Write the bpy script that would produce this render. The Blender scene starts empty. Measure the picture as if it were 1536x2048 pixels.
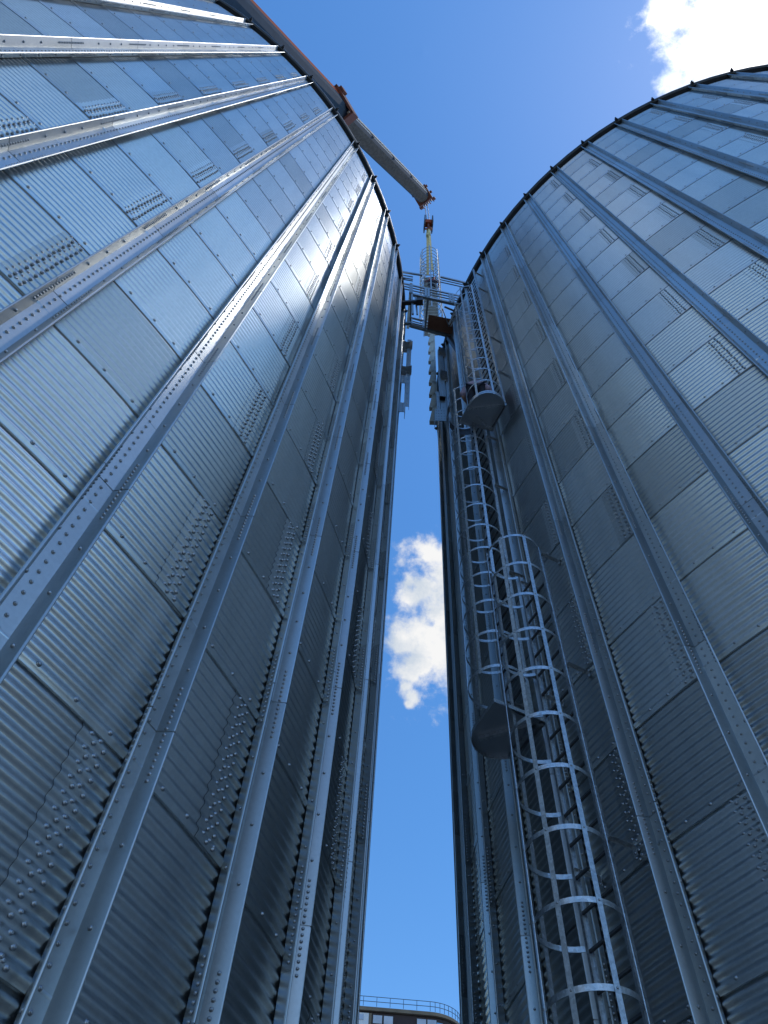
import bpy, math, random
import numpy as np
from mathutils import Vector, Matrix
random.seed(7); RNG = np.random.default_rng(11)
SC = bpy.context.scene
COL = SC.collection
PI = math.pi
EYE = 1.6                                     # eye height above the ground

# ------------------------------------------------------------------ camera
cam_d = bpy.data.cameras.new('camera')
cam_d.sensor_fit = 'HORIZONTAL'; cam_d.sensor_width = 36.0
cam_d.lens = 36.0 * 1474.5624 / 1536.0
cam_d.clip_start = 0.05; cam_d.clip_end = 4000
cam = bpy.data.objects.new('camera', cam_d); COL.objects.link(cam)
_pi, _ro = 1.01135, 0.0843
fw = Vector((0, math.cos(_pi), math.sin(_pi)))
r0 = Vector((1, 0, 0)); u0 = r0.cross(fw)
rt = r0 * math.cos(_ro) + u0 * math.sin(_ro)
up = -r0 * math.sin(_ro) + u0 * math.cos(_ro)
cam.matrix_world = Matrix(((rt.x, up.x, -fw.x, 0), (rt.y, up.y, -fw.y, 0), (rt.z, up.z, -fw.z, EYE), (0, 0, 0, 1)))
SC.camera = cam

def sky_dir(x, y):
    d = fw * 1474.5624 + rt * (x - 768) - up * (y - 1024)
    return d.normalized()

# ------------------------------------------------------------------ sun, sky, exposure
SUN_EL, SUN_AZ = math.radians(68), math.radians(95)          # azimuth clockwise from +Y
sun_vec = Vector((math.sin(SUN_AZ) * math.cos(SUN_EL), math.cos(SUN_AZ) * math.cos(SUN_EL), math.sin(SUN_EL)))
sd = bpy.data.lights.new('sun', 'SUN'); sd.energy = 1.0; sd.angle = math.radians(3.0); sd.color = (1.0, 0.95, 0.87)
so = bpy.data.objects.new('sun', sd); COL.objects.link(so)
so.rotation_euler = sun_vec.to_track_quat('Z', 'Y').to_euler(); so.location = sun_vec * 150

W = bpy.data.worlds.new('World'); SC.world = W; W.use_nodes = True
nt = W.node_tree; nt.nodes.clear()
def N(t, **kw):
    n = nt.nodes.new(t)
    for k, v in kw.items(): setattr(n, k, v)
    return n
def math_node(op, a, b=None, c=None):
    n = N('ShaderNodeMath', operation=op)
    for i, s in enumerate((a, b, c)):
        if s is None: continue
        if isinstance(s, (int, float)): n.inputs[i].default_value = s
        else: nt.links.new(s, n.inputs[i])
    return n.outputs[0]
sky = N('ShaderNodeTexSky'); sky.sky_type = 'NISHITA'; sky.sun_disc = False
sky.sun_elevation = SUN_EL; sky.sun_rotation = SUN_AZ
sky.air_density = 1.0; sky.dust_density = 0.09; sky.ozone_density = 3.0
hs = N('ShaderNodeHueSaturation'); hs.inputs['Saturation'].default_value = 1.24; hs.inputs['Value'].default_value = 1.42   # the phone's vivid blue
nt.links.new(sky.outputs[0], hs.inputs['Color'])
bg = N('ShaderNodeBackground'); bg.inputs[1].default_value = 0.15
nt.links.new(hs.outputs[0], bg.inputs[0])
tc = N('ShaderNodeTexCoord'); DIR = tc.outputs['Generated']
def noise(scale, detail, rough=0.6, dist=0.0):
    n = N('ShaderNodeTexNoise'); n.inputs['Scale'].default_value = scale
    n.inputs['Detail'].default_value = detail; n.inputs['Roughness'].default_value = rough
    n.inputs['Distortion'].default_value = dist
    nt.links.new(DIR, n.inputs['Vector']); return n.outputs['Fac']
n_edge = noise(17, 8, 0.62, 0.25); n_fine = noise(60, 5, 0.6, 0.2)
CLOUD = [  # photo pixel of each puff's direction, angular radius in px
    (866, 1112, 40), (900, 1160, 82), (846, 1180, 50), (822, 1196, 26), (812, 1284, 36), (850, 1275, 50), (905, 1280, 100), (893, 1222, 62), (872, 1232, 30), (822, 1345, 26), (842, 1330, 40), (812, 1372, 16), (824, 1392, 15), (818, 1408, 9),
    (1010, 1230, 150), (1120, 1120, 140),
    (1490, 30, 165), (1610, -60, 270), (1410, 110, 85), (1480, 160, 120), (1345, 20, 52), (1345, 165, 34), (1700, 120, 210), (1580, -250, 240)]
f = None
for (px, py, r) in CLOUD:
    d = sky_dir(px, py)
    dn = N('ShaderNodeVectorMath', operation='DISTANCE'); nt.links.new(DIR, dn.inputs[0]); dn.inputs[1].default_value = d
    off = math.hypot(px - 768, py - 1024) / 1474.56
    rad = 1.27 * r / 1474.56 / (1 + off * off)
    v = math_node('MULTIPLY_ADD', dn.outputs['Value'], -1.0 / rad, 1.0)
    f = v if f is None else math_node('SMOOTH_MAX', f, v, 0.35)
fz = math_node('MULTIPLY_ADD', n_edge, 2.0, -1.0)
fz2 = math_node('MULTIPLY_ADD', n_fine, 1.3, -0.62)
fa = math_node('ADD', math_node('ADD', f, fz), fz2)
# unseen clouds added behind the view, lightening the reflections in the lower walls
back = N('ShaderNodeVectorMath', operation='DOT_PRODUCT'); nt.links.new(DIR, back.inputs[0])
back.inputs[1].default_value = (-0.05, -0.88, 0.47)
sepd = N('ShaderNodeSeparateXYZ'); nt.links.new(DIR, sepd.inputs[0])
bm_ = math_node('MINIMUM', math_node('MULTIPLY_ADD', back.outputs['Value'], 2.4, -0.95), math_node('MULTIPLY_ADD', sepd.outputs['Z'], -3.5, 2.9))
nb = math_node('MULTIPLY_ADD', noise(2.6, 7, 0.6, 0.4), 5.0, -3.08)
fb = math_node('ADD', math_node('MINIMUM', bm_, 0.35), nb)
fall = math_node('MAXIMUM', fa, fb)
mr = N('ShaderNodeMapRange'); mr.interpolation_type = 'SMOOTHSTEP'
mr.inputs['From Min'].default_value = -0.12; mr.inputs['From Max'].default_value = 0.78
nt.links.new(fall, mr.inputs['Value'])
shade = N('ShaderNodeMapRange'); shade.inputs['From Min'].default_value = 0.38; shade.inputs['From Max'].default_value = 0.60
nt.links.new(noise(16, 7, 0.6, 0.3), shade.inputs['Value'])
cmix = N('ShaderNodeMix', data_type='RGBA'); nt.links.new(shade.outputs[0], cmix.inputs['Factor'])
cmix.inputs['A'].default_value = (0.66, 0.74, 0.84, 1); cmix.inputs['B'].default_value = (1.0, 1.0, 1.0, 1)
# clouds close to the sun glow brighter
sdot = N('ShaderNodeVectorMath', operation='DOT_PRODUCT'); nt.links.new(DIR, sdot.inputs[0]); sdot.inputs[1].default_value = sun_vec
glow = N('ShaderNodeMapRange'); glow.inputs['From Min'].default_value = 0.955; glow.inputs['From Max'].default_value = 1.0
glow.inputs['To Min'].default_value = 0.93; glow.inputs['To Max'].default_value = 1.75
nt.links.new(sdot.outputs['Value'], glow.inputs['Value'])
bgc = N('ShaderNodeBackground'); nt.links.new(cmix.outputs['Result'], bgc.inputs[0]); nt.links.new(glow.outputs[0], bgc.inputs[1])
mx = N('ShaderNodeMixShader'); nt.links.new(mr.outputs[0], mx.inputs[0]); nt.links.new(bg.outputs[0], mx.inputs[1]); nt.links.new(bgc.outputs[0], mx.inputs[2])
wo = N('ShaderNodeOutputWorld'); nt.links.new(mx.outputs[0], wo.inputs[0])
SC.view_settings.view_transform = 'Standard'; SC.view_settings.look = 'None'
SC.view_settings.exposure = 0.0; SC.view_settings.gamma = 1.0

# ------------------------------------------------------------------ materials
def mat(name, col, metal=0.0, rough=0.5, var=0.0, vscale=6.0, spangle=0.0, tone=False, bump=0.0, bscale=30.0, rvar=0.0, stretch=(1, 1, 1), spec=0.5):
    m = bpy.data.materials.new(name); m.use_nodes = True
    t = m.node_tree; b = t.nodes['Principled BSDF']
    b.inputs['Metallic'].default_value = metal; b.inputs['Roughness'].default_value = rough
    b.inputs['Base Color'].default_value = (*col, 1); b.inputs['Specular IOR Level'].default_value = spec
    L = t.links.new
    co = t.nodes.new('ShaderNodeTexCoord'); mp = t.nodes.new('ShaderNodeMapping'); mp.inputs['Scale'].default_value = stretch
    L(co.outputs['Object'], mp.inputs['Vector'])
    cur = None
    if var or rvar:
        n = t.nodes.new('ShaderNodeTexNoise'); n.inputs['Scale'].default_value = vscale; n.inputs['Detail'].default_value = 6
        L(mp.outputs[0], n.inputs['Vector'])
    fac = None
    def mth(op, a, bb, c=None):
        q = t.nodes.new('ShaderNodeMath'); q.operation = op
        for i, s in enumerate((a, bb, c)):
            if s is None: continue
            if isinstance(s, (int, float)): q.inputs[i].default_value = s
            else: L(s, q.inputs[i])
        return q.outputs[0]
    if var: fac = mth('MULTIPLY_ADD', n.outputs['Fac'], 2 * var, 1 - var)
    if spangle:
        vo = t.nodes.new('ShaderNodeTexVoronoi'); vo.inputs['Scale'].default_value = 45; L(co.outputs['Object'], vo.inputs['Vector'])
        sp = t.nodes.new('ShaderNodeSeparateColor'); L(vo.outputs['Color'], sp.inputs[0])
        s_ = mth('MULTIPLY_ADD', sp.outputs[0], 2 * spangle, 1 - spangle)
        fac = s_ if fac is None else mth('MULTIPLY', fac, s_)
    if tone:
        at = t.nodes.new('ShaderNodeAttribute'); at.attribute_name = 'tone'
        tv = mth('MULTIPLY_ADD', at.outputs['Fac'], 0.44, 0.78)
        fac = tv if fac is None else mth('MULTIPLY', fac, tv)
    if fac is not None:
        mxx = t.nodes.new('ShaderNodeVectorMath'); mxx.operation = 'SCALE'; mxx.inputs[0].default_value = col
        L(fac, mxx.inputs['Scale']); L(mxx.outputs[0], b.inputs['Base Color'])
    if rvar or tone:
        rr = rough
        if rvar: rr = mth('MULTIPLY_ADD', n.outputs['Fac'], 2 * rvar, rough - rvar)
        if tone: rr = mth('MULTIPLY_ADD', at.outputs['Fac'], -0.05, mth('ADD', rr, 0.025))
        L(rr, b.inputs['Roughness'])
    if bump:
        nb_ = t.nodes.new('ShaderNodeTexNoise'); nb_.inputs['Scale'].default_value = bscale; nb_.inputs['Detail'].default_value = 3
        L(mp.outputs[0], nb_.inputs['Vector'])
        bp = t.nodes.new('ShaderNodeBump'); bp.inputs['Strength'].default_value = bump; bp.inputs['Distance'].default_value = 0.02
        L(nb_.outputs['Fac'], bp.inputs['Height']); L(bp.outputs[0], b.inputs['Normal'])
    return m
M = {}
M['wall'] = mat('galvanised_sheet', (0.53, 0.562, 0.575), 1.0, 0.34, var=0.13, vscale=5.0, stretch=(1, 1, .10), spangle=0.04, tone=True, rvar=0.05)
M['stiff'] = mat('galvanised_profile', (0.485, 0.51, 0.51), 1.0, 0.41, var=0.08, vscale=2.5, spangle=0.03, tone=True, rvar=0.04)
M['bolt'] = mat('zinc_bolt', (0.40, 0.42, 0.44), 1.0, 0.45)
M['cage'] = mat('hot_dip_steel', (0.54, 0.57, 0.59), 1.0, 0.42, var=0.22, vscale=24, spangle=0.16, rvar=0.1)
M['rail'] = mat('galvanised_railing', (0.35, 0.39, 0.40), 1.0, 0.42, var=0.12, vscale=9)
M['dark'] = mat('dark_edge', (0.025, 0.026, 0.028), 0.0, 0.55)  # black eave steel with underside shade put into its colour; also lap edges
M['roof'] = mat('roof_sheet', (0.5, 0.53, 0.56), 0.9, 0.42, var=0.1)
M['conc'] = mat('concrete', (0.22, 0.215, 0.205), 0.0, 0.9, var=0.25, vscale=0.6, bump=0.2, bscale=12)
M['ground'] = mat('gravel_yard', (0.24, 0.235, 0.225), 0.0, 0.95, var=0.35, vscale=0.35, bump=0.4, bscale=8)
M['ply'] = mat('plywood', (0.23, 0.105, 0.06), 0.0, 0.75, var=0.3, vscale=5, stretch=(1, 9, 1))
M['orange'] = mat('orange_paint', (0.45, 0.085, 0.02), 0.0, 0.7, var=0.2, vscale=2, spec=0.15)
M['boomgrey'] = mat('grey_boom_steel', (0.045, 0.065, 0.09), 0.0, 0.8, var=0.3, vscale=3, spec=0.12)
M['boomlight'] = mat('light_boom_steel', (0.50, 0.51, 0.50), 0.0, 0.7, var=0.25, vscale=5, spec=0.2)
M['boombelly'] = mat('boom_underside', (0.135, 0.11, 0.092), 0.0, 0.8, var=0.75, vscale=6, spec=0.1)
M['rust'] = mat('rusty_paint', (0.22, 0.07, 0.04), 0.2, 0.7, var=0.3, vscale=8)
M['rung'] = mat('shaded_rung_steel', (0.13, 0.135, 0.14), 0.6, 0.6, var=0.15, vscale=12)  # underside shade of rungs and knee brace put into this dark colour
M['rope'] = mat('steel_rope', (0.12, 0.12, 0.12), 0.8, 0.5)
M['sling'] = mat('yellow_sling', (0.50, 0.45, 0.20), 0.0, 0.8, var=0.2)
M['hookblk'] = mat('hook_block_dark', (0.04, 0.035, 0.035), 0.2, 0.5)
M['tread'] = mat('tread_plate', (0.40, 0.41, 0.36), 0.3, 0.6, var=0.2, vscale=6)
M['skin'] = mat('skin', (0.50, 0.28, 0.20), 0.0, 0.6)
M['lilac'] = mat('lilac_shirt', (0.42, 0.33, 0.42), 0.0, 0.85, var=0.12, vscale=14, bump=0.4, bscale=20)
M['navy'] = mat('dark_trousers', (0.025, 0.028, 0.045), 0.0, 0.85, var=0.2, vscale=12, bump=0.4, bscale=22)
M['black'] = mat('black_leather', (0.015, 0.014, 0.013), 0.0, 0.5)
M['hair'] = mat('dark_hair', (0.03, 0.02, 0.015), 0.0, 0.7)
M['teal'] = mat('teal_helmet', (0.03, 0.16, 0.17), 0.0, 0.35)
M['maroon'] = mat('maroon_jacket', (0.12, 0.03, 0.04), 0.0, 0.85)
M['red'] = mat('red_harness', (0.65, 0.03, 0.03), 0.0, 0.6)
M['brick'] = mat('dark_cladding', (0.055, 0.036, 0.036), 0.0, 0.8, var=0.2, vscale=0.7)
M['fascia'] = mat('weathered_fascia', (0.21, 0.165, 0.115), 0.0, 0.9, var=0.45, vscale=0.8)
M['white'] = mat('white_panel', (0.78, 0.79, 0.80), 0.0, 0.6, var=0.05, vscale=0.5)
M['glass'] = mat('window_glass', (0.35, 0.42, 0.48), 0.9, 0.12, var=0.35, vscale=0.9)
M['frame'] = mat('window_frame', (0.12, 0.11, 0.10), 0.0, 0.6)
M['bluerail'] = mat('blue_grey_rail', (0.07, 0.11, 0.17), 0.3, 0.5)

# ------------------------------------------------------------------ mesh helper
class MB:
    def __init__(s): s.V = []; s.P = []; s.n = 0; s.tone = False
    def add(s, V, F, mi=0, smooth=False, tone=0.5):
        V = np.asarray(V, float).reshape(-1, 3); F = np.asarray(F, np.int64)
        tn = np.broadcast_to(np.asarray(tone, float), (len(F),)).copy()
        s.V.append(V); s.P.append((F + s.n, mi, smooth, tn)); s.n += len(V)
    def box(s, c, X, Y, Z, mi=0):                 # centre and three half-axis vectors
        c, X, Y, Z = (np.asarray(q, float) for q in (c, X, Y, Z))
        V = [c + a * X + b * Y + d * Z for a in (-1, 1) for b in (-1, 1) for d in (-1, 1)]
        F = [(0, 1, 3, 2), (4, 6, 7, 5), (0, 4, 5, 1), (2, 3, 7, 6), (0, 2, 6, 4), (1, 5, 7, 3)]
        s.add(V, F, mi)
    def bar(s, a, b, w, t, side=(0, 0, 1), mi=0): # rectangular bar; width w lies along 'side'
        a, b = np.asarray(a, float), np.asarray(b, float); d = b - a; L = np.linalg.norm(d); d /= L
        sd_ = np.asarray(side, float); sd_ = sd_ - d * (sd_ @ d)
        if np.linalg.norm(sd_) < 1e-6: sd_ = np.cross(d, (1, 0, 0))
        sd_ /= np.linalg.norm(sd_); th = np.cross(d, sd_)
        s.box((a + b) / 2, d * L / 2, sd_ * w / 2, th * t / 2, mi)
    def tube(s, pts, r, n=8, mi=0, close=False):
        pts = [np.asarray(q, float) for q in pts]; m = len(pts); V = []
        r = [r] * m if np.isscalar(r) else r
        ref = None
        for i, q in enumerate(pts):
            d = pts[min(i + 1, m - 1)] - pts[max(i - 1, 0)]; d = d / np.linalg.norm(d)
            if ref is None: ref = np.cross(d, (0.3, 0.2, 1)) if abs(d[2]) < .95 else np.cross(d, (1, 0.1, 0))
            ref = ref - d * (ref @ d); ref /= np.linalg.norm(ref); o = np.cross(d, ref)
            V += [q + r[i] * (math.cos(2 * PI * k / n) * ref + math.sin(2 * PI * k / n) * o) for k in range(n)]
        F = [(i * n + k, i * n + (k + 1) % n, (i + 1) * n + (k + 1) % n, (i + 1) * n + k) for i in range(m - 1) for k in range(n)]
        s.add(V, F, mi, True)
        c0 = len(V)
        s.add(V[:n], [tuple(range(n))[::-1]], mi); s.add(V[-n:], [tuple(range(n))], mi)
    def prism(s, poly, X, Y, o, Z, mi=0):          # 2-D polygon in axes X,Y at o, extruded by vector Z
        X, Y, o, Z = (np.asarray(q, float) for q in (X, Y, o, Z)); m = len(poly)
        A = [o + X * p[0] + Y * p[1] for p in poly]; B = [q + Z for q in A]
        s.add(A, [tuple(range(m))[::-1]], mi); s.add(B, [tuple(range(m))], mi)
        s.add(A + B, [(i, (i + 1) % m, m + (i + 1) % m, m + i) for i in range(m)], mi)
    def bolts(s, Pn, Nn, r, h, mi=0, sides=8):
        Pn = np.asarray(Pn, float).reshape(-1, 3); Nn = np.asarray(Nn, float).reshape(-1, 3)
        if not len(Pn): return
        a = np.arange(sides) * 2 * PI / sides
        rings = [(1.25, 0.0), (1.25, 0.22), (0.85, 0.24), (0.82, 0.8), (0.5, 1.0)] if sides >= 8 else [(1.1, 0), (1.0, .5), (.55, 1.0)]
        tv = np.array([[q * r * math.cos(x), q * r * math.sin(x), g * h] for q, g in rings for x in a])
        nr = len(rings); tf = []
        for i in range(nr - 1): tf += [(i * sides + k, i * sides + (k + 1) % sides, (i + 1) * sides + (k + 1) % sides, (i + 1) * sides + k) for k in range(sides)]
        tf = np.array(tf); cap = np.array([[(nr - 1) * sides + k for k in range(sides)]])
        T = np.cross(Nn, (0, 0, 1.0)); bad = np.linalg.norm(T, axis=1) < 1e-3; T[bad] = (1, 0, 0)
        T /= np.linalg.norm(T, axis=1)[:, None]; B = np.cross(Nn, T)
        V = Pn[:, None, :] + tv[None, :, 0:1] * T[:, None] + tv[None, :, 1:2] * B[:, None] + tv[None, :, 2:3] * Nn[:, None]
        o = (np.arange(len(Pn)) * len(tv))[:, None, None]
        base = s.n
        s.add(V.reshape(-1, 3), (tf[None] + o).reshape(-1, 4), mi, True)
        s.P.append(((cap[None] + o).reshape(-1, sides) + base, mi, False, np.full(len(Pn), .5)))
    def build(s, name, mats, parent=None, loc=None):
        V = np.concatenate(s.V); me = bpy.data.meshes.new(name)
        if loc is not None: V = V - np.asarray(loc, float)
        me.vertices.add(len(V)); me.vertices.foreach_set('co', V.ravel())
        lv = np.concatenate([q[0].ravel() for q in s.P]); me.loops.add(len(lv)); me.loops.foreach_set('vertex_index', lv.astype(np.int32))
        cnt = np.concatenate([np.full(len(q[0]), q[0].shape[1]) for q in s.P])
        st = np.concatenate([[0], np.cumsum(cnt)[:-1]]); me.polygons.add(len(cnt)); me.polygons.foreach_set('loop_start', st.astype(np.int32))
        me.polygons.foreach_set('material_index', np.concatenate([np.full(len(q[0]), q[1]) for q in s.P]).astype(np.int32))
        me.polygons.foreach_set('use_smooth', np.concatenate([np.full(len(q[0]), q[2]) for q in s.P]).astype(bool))
        me.update(calc_edges=True)
        if s.tone:
            a = me.attributes.new('tone', 'FLOAT', 'FACE'); a.data.foreach_set('value', np.concatenate([q[3] for q in s.P]).astype(np.float32))
        for m in (mats if isinstance(mats, (list, tuple)) else [mats]): me.materials.append(m)
        o = bpy.data.objects.new(name, me); COL.objects.link(o)
        if parent is not None:
            o.parent = parent
            if loc is None: o.matrix_parent_inverse = Matrix.Translation(root_loc(parent)).inverted()
        elif loc is not None: o.location = loc
        return o
def root_loc(p):
    v = Vector((0, 0, 0))
    while p is not None:
        if p.type == 'EMPTY': v = v + p.location
        p = p.parent
    return v
def thing(name, label, cat, loc=(0, 0, 0), group=None):
    o = bpy.data.objects.new(name, None); COL.objects.link(o); o.location = loc; o.empty_display_size = 0.3
    o['label'] = label; o['category'] = cat
    if group: o['group'] = group
    return o
def tag(o, label, cat, group=None, kind=None):
    if label: o['label'] = label
    if cat: o['category'] = cat
    if group: o['group'] = group
    if kind: o['kind'] = kind
    return o
def sub(o, parent):                       # make o (already built in world coordinates) a child of a mesh part
    o.parent = parent; o.matrix_parent_inverse = Matrix.Identity(4)
    return o

# ------------------------------------------------------------------ ground
g = MB(); a = np.linspace(0, 2 * PI, 49)[:-1]
g.add([(0, 0, 0)] + [(1800 * math.cos(x), 1800 * math.sin(x), 0) for x in a], [(0, i + 1, (i + 1) % 48 + 1) for i in range(48)])
tag(g.build('ground', M['ground']), None, None, kind='structure')

# ------------------------------------------------------------------ the two silos
DZ, Z0, NCORR = 1.1737, 0.26 + EYE, 13        # ring height, level of ring 0, corrugations per ring
RAD, EAVE, DK = 10.0, 24.321 + EYE, 2 * PI / 60
AMP = 0.0098
def smooth(x): x = np.clip(x, 0, 1); return x * x * (3 - 2 * x)
def ring_r(t):                                # wall radius along one ring, t = 0..1 from its lower edge
    return RAD - AMP * np.cos(2 * PI * NCORR * t) + 0.015 * (1 - smooth(t * NCORR / 1.2)) - 0.002 * t
# open channel: web on the wall, two splayed flanges with rolled lips (u along the wall, v outwards)
prof = [(-.123, .098), (-.122, .106), (-.117, .111), (-.110, .111), (-.105, .106), (-.0645, .011), (.0645, .011), (.105, .106), (.110, .111), (.117, .111), (.122, .106), (.123, .098)]
def offset(path, d):
    out = []
    for i in range(len(path)):
        a_ = np.array(path[max(i - 1, 0)]); b_ = np.array(path[min(i + 1, len(path) - 1)]); t_ = b_ - a_; t_ /= np.linalg.norm(t_)
        out.append((path[i][0] + t_[1] * d, path[i][1] - t_[0] * d))
    return out
loop_out = prof; loop_in = offset(prof, 0.0035)
def silo(label, c, ph, k_lo, k_hi, lap_bays, split_par, k_roof):
    root = thing('silo', label, 'silo', (c[0], c[1], 0), 'steel grain silos')
    cx, cy = c
    def pt(k, r, z):
        th = ph + DK * np.asarray(k, float); return np.stack([cx + r * np.cos(th), cy + r * np.sin(th), np.broadcast_to(z, th.shape)], -1)
    def nrm(k):
        th = ph + DK * np.asarray(k, float); return np.stack([np.cos(th), np.sin(th), 0 * th], -1)
    mb = MB(); q = 40
    for (ra, rb, za, zb) in ((RAD + .12, RAD + .12, 0, Z0 - DZ), (RAD + .12, RAD - .3, Z0 - DZ, Z0 - DZ)):
        kk = np.linspace(0, 60, 61); A = pt(kk, ra, za); B = pt(kk, rb, zb)
        mb.add(np.concatenate([A, B]), [(i, i + 1, 62 + i, 61 + i) for i in range(60)], 0, ra == rb)
    mb.build('plinth', M['conc'], root)
    ks = np.unique(np.round(np.concatenate([np.arange(k_lo, k_hi + .01, .25), np.arange(k_lo, k_hi) + .625, np.arange(k_hi + 1, k_lo + 60.01, 1.0)]), 3))
    for n in range(-1, 21):
        t_end = 1.0 if n < 20 else 0.5
        seg = (8 if n < 9 else 6)
        t = np.linspace(0, t_end, int(NCORR * seg * t_end) + 1)
        R_ = ring_r(t); Zr = Z0 + DZ * (n + t)
        mb = MB(); mb.tone = True
        nc, nr = len(ks), len(t)
        V = pt(np.broadcast_to(ks[None], (nr, nc)), R_[:, None], Zr[:, None])
        I = np.arange(nr * nc).reshape(nr, nc)
        F = np.stack([I[:-1, :-1], I[:-1, 1:], I[1:, 1:], I[1:, :-1]], -1).reshape(-1, 4)
        km = (ks[:-1] + ks[1:]) / 2
        par = lap_bays[n % 2]
        sheet = np.floor((km - par - .62) / 3).astype(int)
        tones = np.array([((math.sin((s_ % 20) * 127.1 + n * 311.7 + cx * 13.7) * 43758.5453) % 1.0) for s_ in sheet])
        tones = np.where(tones < .12, .02, .45 + (tones - .5) * .34)
        mb.add(V.reshape(-1, 3), F, 0, True, np.tile(tones, nr - 1))
        lip = np.concatenate([pt(ks, R_[0], Zr[0]), pt(ks, RAD - .03, Zr[0])])
        mb.add(lip, [(nc + i, nc + i + 1, i + 1, i) for i in range(nc - 1)], 0, False)
        kb = np.concatenate([np.arange(k_lo, k_hi) + q_ for q_ in (.27, .52, .78)]); jit = RNG.uniform(-.03, .03, len(kb))
        zb = Zr[0] + DZ / NCORR * .5
        mb.bolts(pt(kb + jit, ring_r(np.array([.5 / NCORR]))[0] - .001, zb), nrm(kb + jit), .013, .013, 1, 8 if n < 8 else 6)
        mb.build('wall_ring', [M['wall'], M['bolt']], root)
        # bolted vertical lap joints of this ring
        for kb0 in range(k_lo, k_hi):
            if (kb0 - par) % 3 or n >= 20: continue
            lp = MB(); lp.tone = True
            kl = kb0 + np.linspace(.625, .96, 5); ncl = len(kl)
            V = pt(np.broadcast_to(kl[None], (nr, ncl)), R_[:, None] + .0045, Zr[:, None]); I = np.arange(nr * ncl).reshape(nr, ncl)
            tn = float(tones[np.argmin(abs(km - (kb0 + .8)))])
            lp.add(V.reshape(-1, 3), np.stack([I[:-1, :-1], I[:-1, 1:], I[1:, 1:], I[1:, :-1]], -1).reshape(-1, 4), 0, True, tn)
            ed = np.concatenate([pt(np.full(nr, kl[0]), R_ - .001, Zr), pt(np.full(nr, kl[0]), R_ + .0045, Zr)])
            lp.add(ed, [(i, i + 1, nr + i + 1, nr + i) for i in range(nr - 1)], 2, False)
            bk, bz = [], []
            for i in range(NCORR):
                for dk, dz in ((.685, .012), (.725, -.018), (.755, .012), (.80, -.018)):
                    bk.append(kb0 + dk); bz.append(Z0 + DZ * (n + (i + .5) / NCORR) + dz)
            bk, bz = np.array(bk) + RNG.normal(0, .0022, len(bk)), np.array(bz) + RNG.normal(0, .0022, len(bz)); tb = (bz - Z0) / DZ - n
            lp.bolts(pt(bk, ring_r(tb) + .003, bz), nrm(bk), .0122, .013, 1, 8 if n < 8 else 6)
            lp.build('bolted_lap', [M['wall'], M['bolt'], M['dark']], root)
    # stiffeners: spliced sections two rings long
    zbot, ztop = Z0 - DZ + .02, EAVE - .03
    for k in range(k_lo - 2, k_lo + 58):
        th = ph + DK * k; nv = np.array([math.cos(th), math.sin(th), 0]); uv = np.array([-math.sin(th), math.cos(th), 0])
        o = np.array([cx, cy, 0]) + nv * (RAD + AMP - .004)
        near = k_lo - 1 <= k <= k_hi
        ph0 = 0.25 if (k + split_par) % 2 else 1.25
        cuts = [zbot] + [z for z in (Z0 + DZ * (ph0 + 2 * j) for j in range(-1, 12)) if zbot + .4 < z < ztop - .4] + [ztop]
        if not near: cuts = [zbot, ztop]
        mb = MB(); mb.tone = True
        poly = loop_out + loop_in[::-1]; m = len(poly); P2 = np.array([nv * v + uv * u for u, v in poly])
        for a_, b_ in zip(cuts[:-1], cuts[1:]):
            z1, z2 = a_ + .006, b_ - .006; nz = 2 if not near else 6
            zz = np.linspace(z1, z2, nz); V = (o + P2)[None] + np.array([[0, 0, z] for z in zz])[:, None]
            I = np.arange(nz * m).reshape(nz, m); J = np.roll(I, -1, 1)
            mb.add(V.reshape(-1, 3), np.stack([I[:-1], J[:-1], J[1:], I[1:]], -1).reshape(-1, 4), 0, False, RNG.uniform(.2, .95))
            hm = m // 2
            for e in (0, nz - 1):
                mb.add(V[e], [(i, i + 1, m - 2 - i, m - 1 - i) for i in range(hm - 1)], 0, False)
        if near:
            for zc in cuts[1:-1]:                       # sleeve behind each splice, bolts through both flanges
                inner = offset(prof, .006)[4:-4]; outer = offset(prof, .0037)[4:-4]
                pl = [nv * v + uv * u for u, v in outer + inner[::-1]]; mm = len(pl)
                A = [o + q_ + np.array([0, 0, zc - .4]) for q_ in pl]; B = [q_ + np.array([0, 0, .8]) for q_ in A]
                mb.add(A + B, [(i, (i + 1) % mm, mm + (i + 1) % mm, mm + i) for i in range(mm)], 0, False, 0)
                zs = zc + (np.arange(16) - 7.5) * .0455
                for sgn in (-1, 1):
                    fa_ = np.array([sgn * .0645, .011]); fb_ = np.array([sgn * .105, .106]); fm = fa_ + (fb_ - fa_) * .52
                    d_ = fb_ - fa_; d_ /= np.linalg.norm(d_); n2 = np.array([-sgn * d_[1], sgn * d_[0]])   # towards the channel's inside
                    if n2[0] * sgn > 0: n2 = -n2
                    for side in (1, -1):
                        nn = (uv * n2[0] + nv * n2[1]) * side
                        ofs = fm + n2 * (.0005 if side > 0 else -.0068) 
                        base = o + uv * ofs[0] + nv * ofs[1]
                        mb.bolts(base[None] + np.array([[0, 0, z] for z in zs]), np.repeat(nn[None], len(zs), 0), .0105, .0105, 1, 8 if zc < 11 else 6)
            # single bolts up the flange and one through the web at every corrugation
            zs = np.arange(zbot + .2, ztop - .1, .41); zs = zs[[min(abs(z - zc) for zc in cuts[1:-1]) > .5 for z in zs]]
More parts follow.
